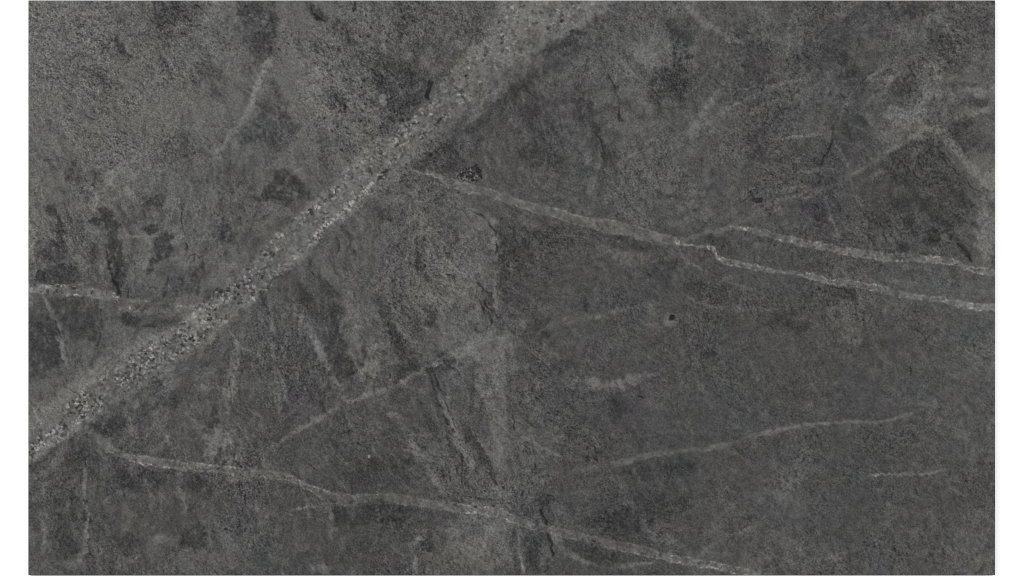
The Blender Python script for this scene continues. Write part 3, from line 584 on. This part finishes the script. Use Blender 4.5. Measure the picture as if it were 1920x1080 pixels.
nz = nt.nodes.new('ShaderNodeTexNoise'); nz.inputs['Scale'].default_value = 60
cr = nt.nodes.new('ShaderNodeValToRGB'); cr.color_ramp.elements[0].color = (.87, .87, .87, 1); cr.color_ramp.elements[1].color = (.9, .9, .9, 1)
nt.links.new(nz.outputs['Fac'], cr.inputs[0]); nt.links.new(cr.outputs[0], b.inputs['Base Color'])
b.inputs['Roughness'].default_value = .9

# ------------------------------------------------------------------ setting
me = bpy.data.meshes.new('ground'); me.from_pydata([(-9, -9, 0), (9, -9, 0), (9, 9, 0), (-9, 9, 0)], [], [(0, 1, 2, 3)]); me.materials.append(mw)
gr = bpy.data.objects.new('ground', me); C.collection.objects.link(gr); gr['kind'] = 'structure'

# ------------------------------------------------------------------ slab and its veins
# clean the label image: a face belongs to the vein of its first corner
FID = LABELID[:-1, :-1].copy()
J, I = np.mgrid[0:NY-1, 0:NX-1]
base = J*NX + I
def build_part(pid, name, mat, parent, bottom):
    sel = FID == pid
    q = np.stack([base[sel], base[sel]+NX, base[sel]+NX+1, base[sel]+1], 1)      # counter-clockwise seen from above
    e = np.concatenate([q[:, [0, 1]], q[:, [1, 2]], q[:, [2, 3]], q[:, [3, 0]]])
    key = e[:, 0].astype(np.int64)*NX*NY + e[:, 1]; rev = e[:, 1].astype(np.int64)*NX*NY + e[:, 0]
    be = e[~np.isin(key, rev)]                                                   # border edges of this part
    used = np.unique(q); remap = np.full(NX*NY, -1, np.int64); remap[used] = np.arange(len(used))
    bv = np.unique(be); remapb = np.full(NX*NY, -1, np.int64); remapb[bv] = len(used)+np.arange(len(bv))
    remapt = np.full(NX*NY, -1, np.int64); remapt[bv] = len(used)+len(bv)+np.arange(len(bv))   # own top ring: crisp edge
    xf, yf, zf = WXm.ravel(), WYm.ravel(), Z.ravel()
    co = np.concatenate([np.stack([xf[used], yf[used], zf[used]], 1), np.stack([xf[bv], yf[bv], np.full(len(bv), bottom)], 1), np.stack([xf[bv], yf[bv], zf[bv]], 1)])
    side = np.stack([remapt[be[:, 1]], remapt[be[:, 0]], remapb[be[:, 0]], remapb[be[:, 1]]], 1)
    faces = np.concatenate([remap[q], side])
    col = COL.reshape(-1, 4); cols = np.concatenate([col[used], col[bv], col[bv]])
    nf = NRM.reshape(-1, 3)
    cen = np.zeros((len(bv), 3))
    ed = np.stack([yf[be[:, 0]]-yf[be[:, 1]], xf[be[:, 1]]-xf[be[:, 0]]], 1); ed = -ed
    idx = remapb-len(used)
    np.add.at(cen[:, :2], idx[be[:, 0]], ed); np.add.at(cen[:, :2], idx[be[:, 1]], ed)
    l = np.linalg.norm(cen, axis=1, keepdims=True); cen = np.where(l > 1e-9, cen/np.maximum(l, 1e-9), [0, 0, 1.])
    nrm = np.concatenate([nf[used], cen, cen])
    me = bpy.data.meshes.new(name)
    me.vertices.add(len(co)); me.vertices.foreach_set('co', co.astype(np.float32).ravel())
    me.loops.add(faces.size); me.loops.foreach_set('vertex_index', faces.astype(np.int32).ravel())
    me.polygons.add(len(faces)); me.polygons.foreach_set('loop_start', np.arange(0, faces.size, 4, dtype=np.int32))
    me.update(calc_edges=True)
    me.polygons.foreach_set('use_smooth', np.ones(len(faces), bool))
    a = me.attributes.new('mineral', 'FLOAT_COLOR', 'POINT'); a.data.foreach_set('color', cols.astype(np.float32).ravel())
    me.normals_split_custom_set_from_vertices(nrm.astype(np.float32))
    me.materials.append(mat)
    o = bpy.data.objects.new(name, me); C.collection.objects.link(o)
    if parent: o.parent = parent
    return o
slab = bpy.data.objects.new('stone_slab', None); C.collection.objects.link(slab)
slab.empty_display_size = .3
slab['label'] = 'dark charcoal grey natural stone slab with pale crystal veins lying on plain white'
slab['category'] = 'stone slab'; slab['kind'] = 'thing'
build_part(0, 'slab_body', M_ST, slab, 0.001)['label'] = 'mottled charcoal stone with darker smudges and fine speckled grain'
labs = {1: 'broad pale crystalline vein rising diagonally from lower left to the top edge',
        2: 'faint soft grey vein leaving the broad diagonal vein towards the right',
        3: 'upper of the two thin pale veins that reach the right edge',
        4: 'lower of the two thin pale veins that reach the right edge',
        5: 'short pale vein running in from the left edge',
        6: 'long thin pale vein sweeping along the bottom with pinkish crystals',
        7: 'faint grey wavy vein in the lower right'}
for k, t_ in labs.items():
    build_part(k, 'mineral_vein', M_VN, slab, 0.001)['label'] = t_
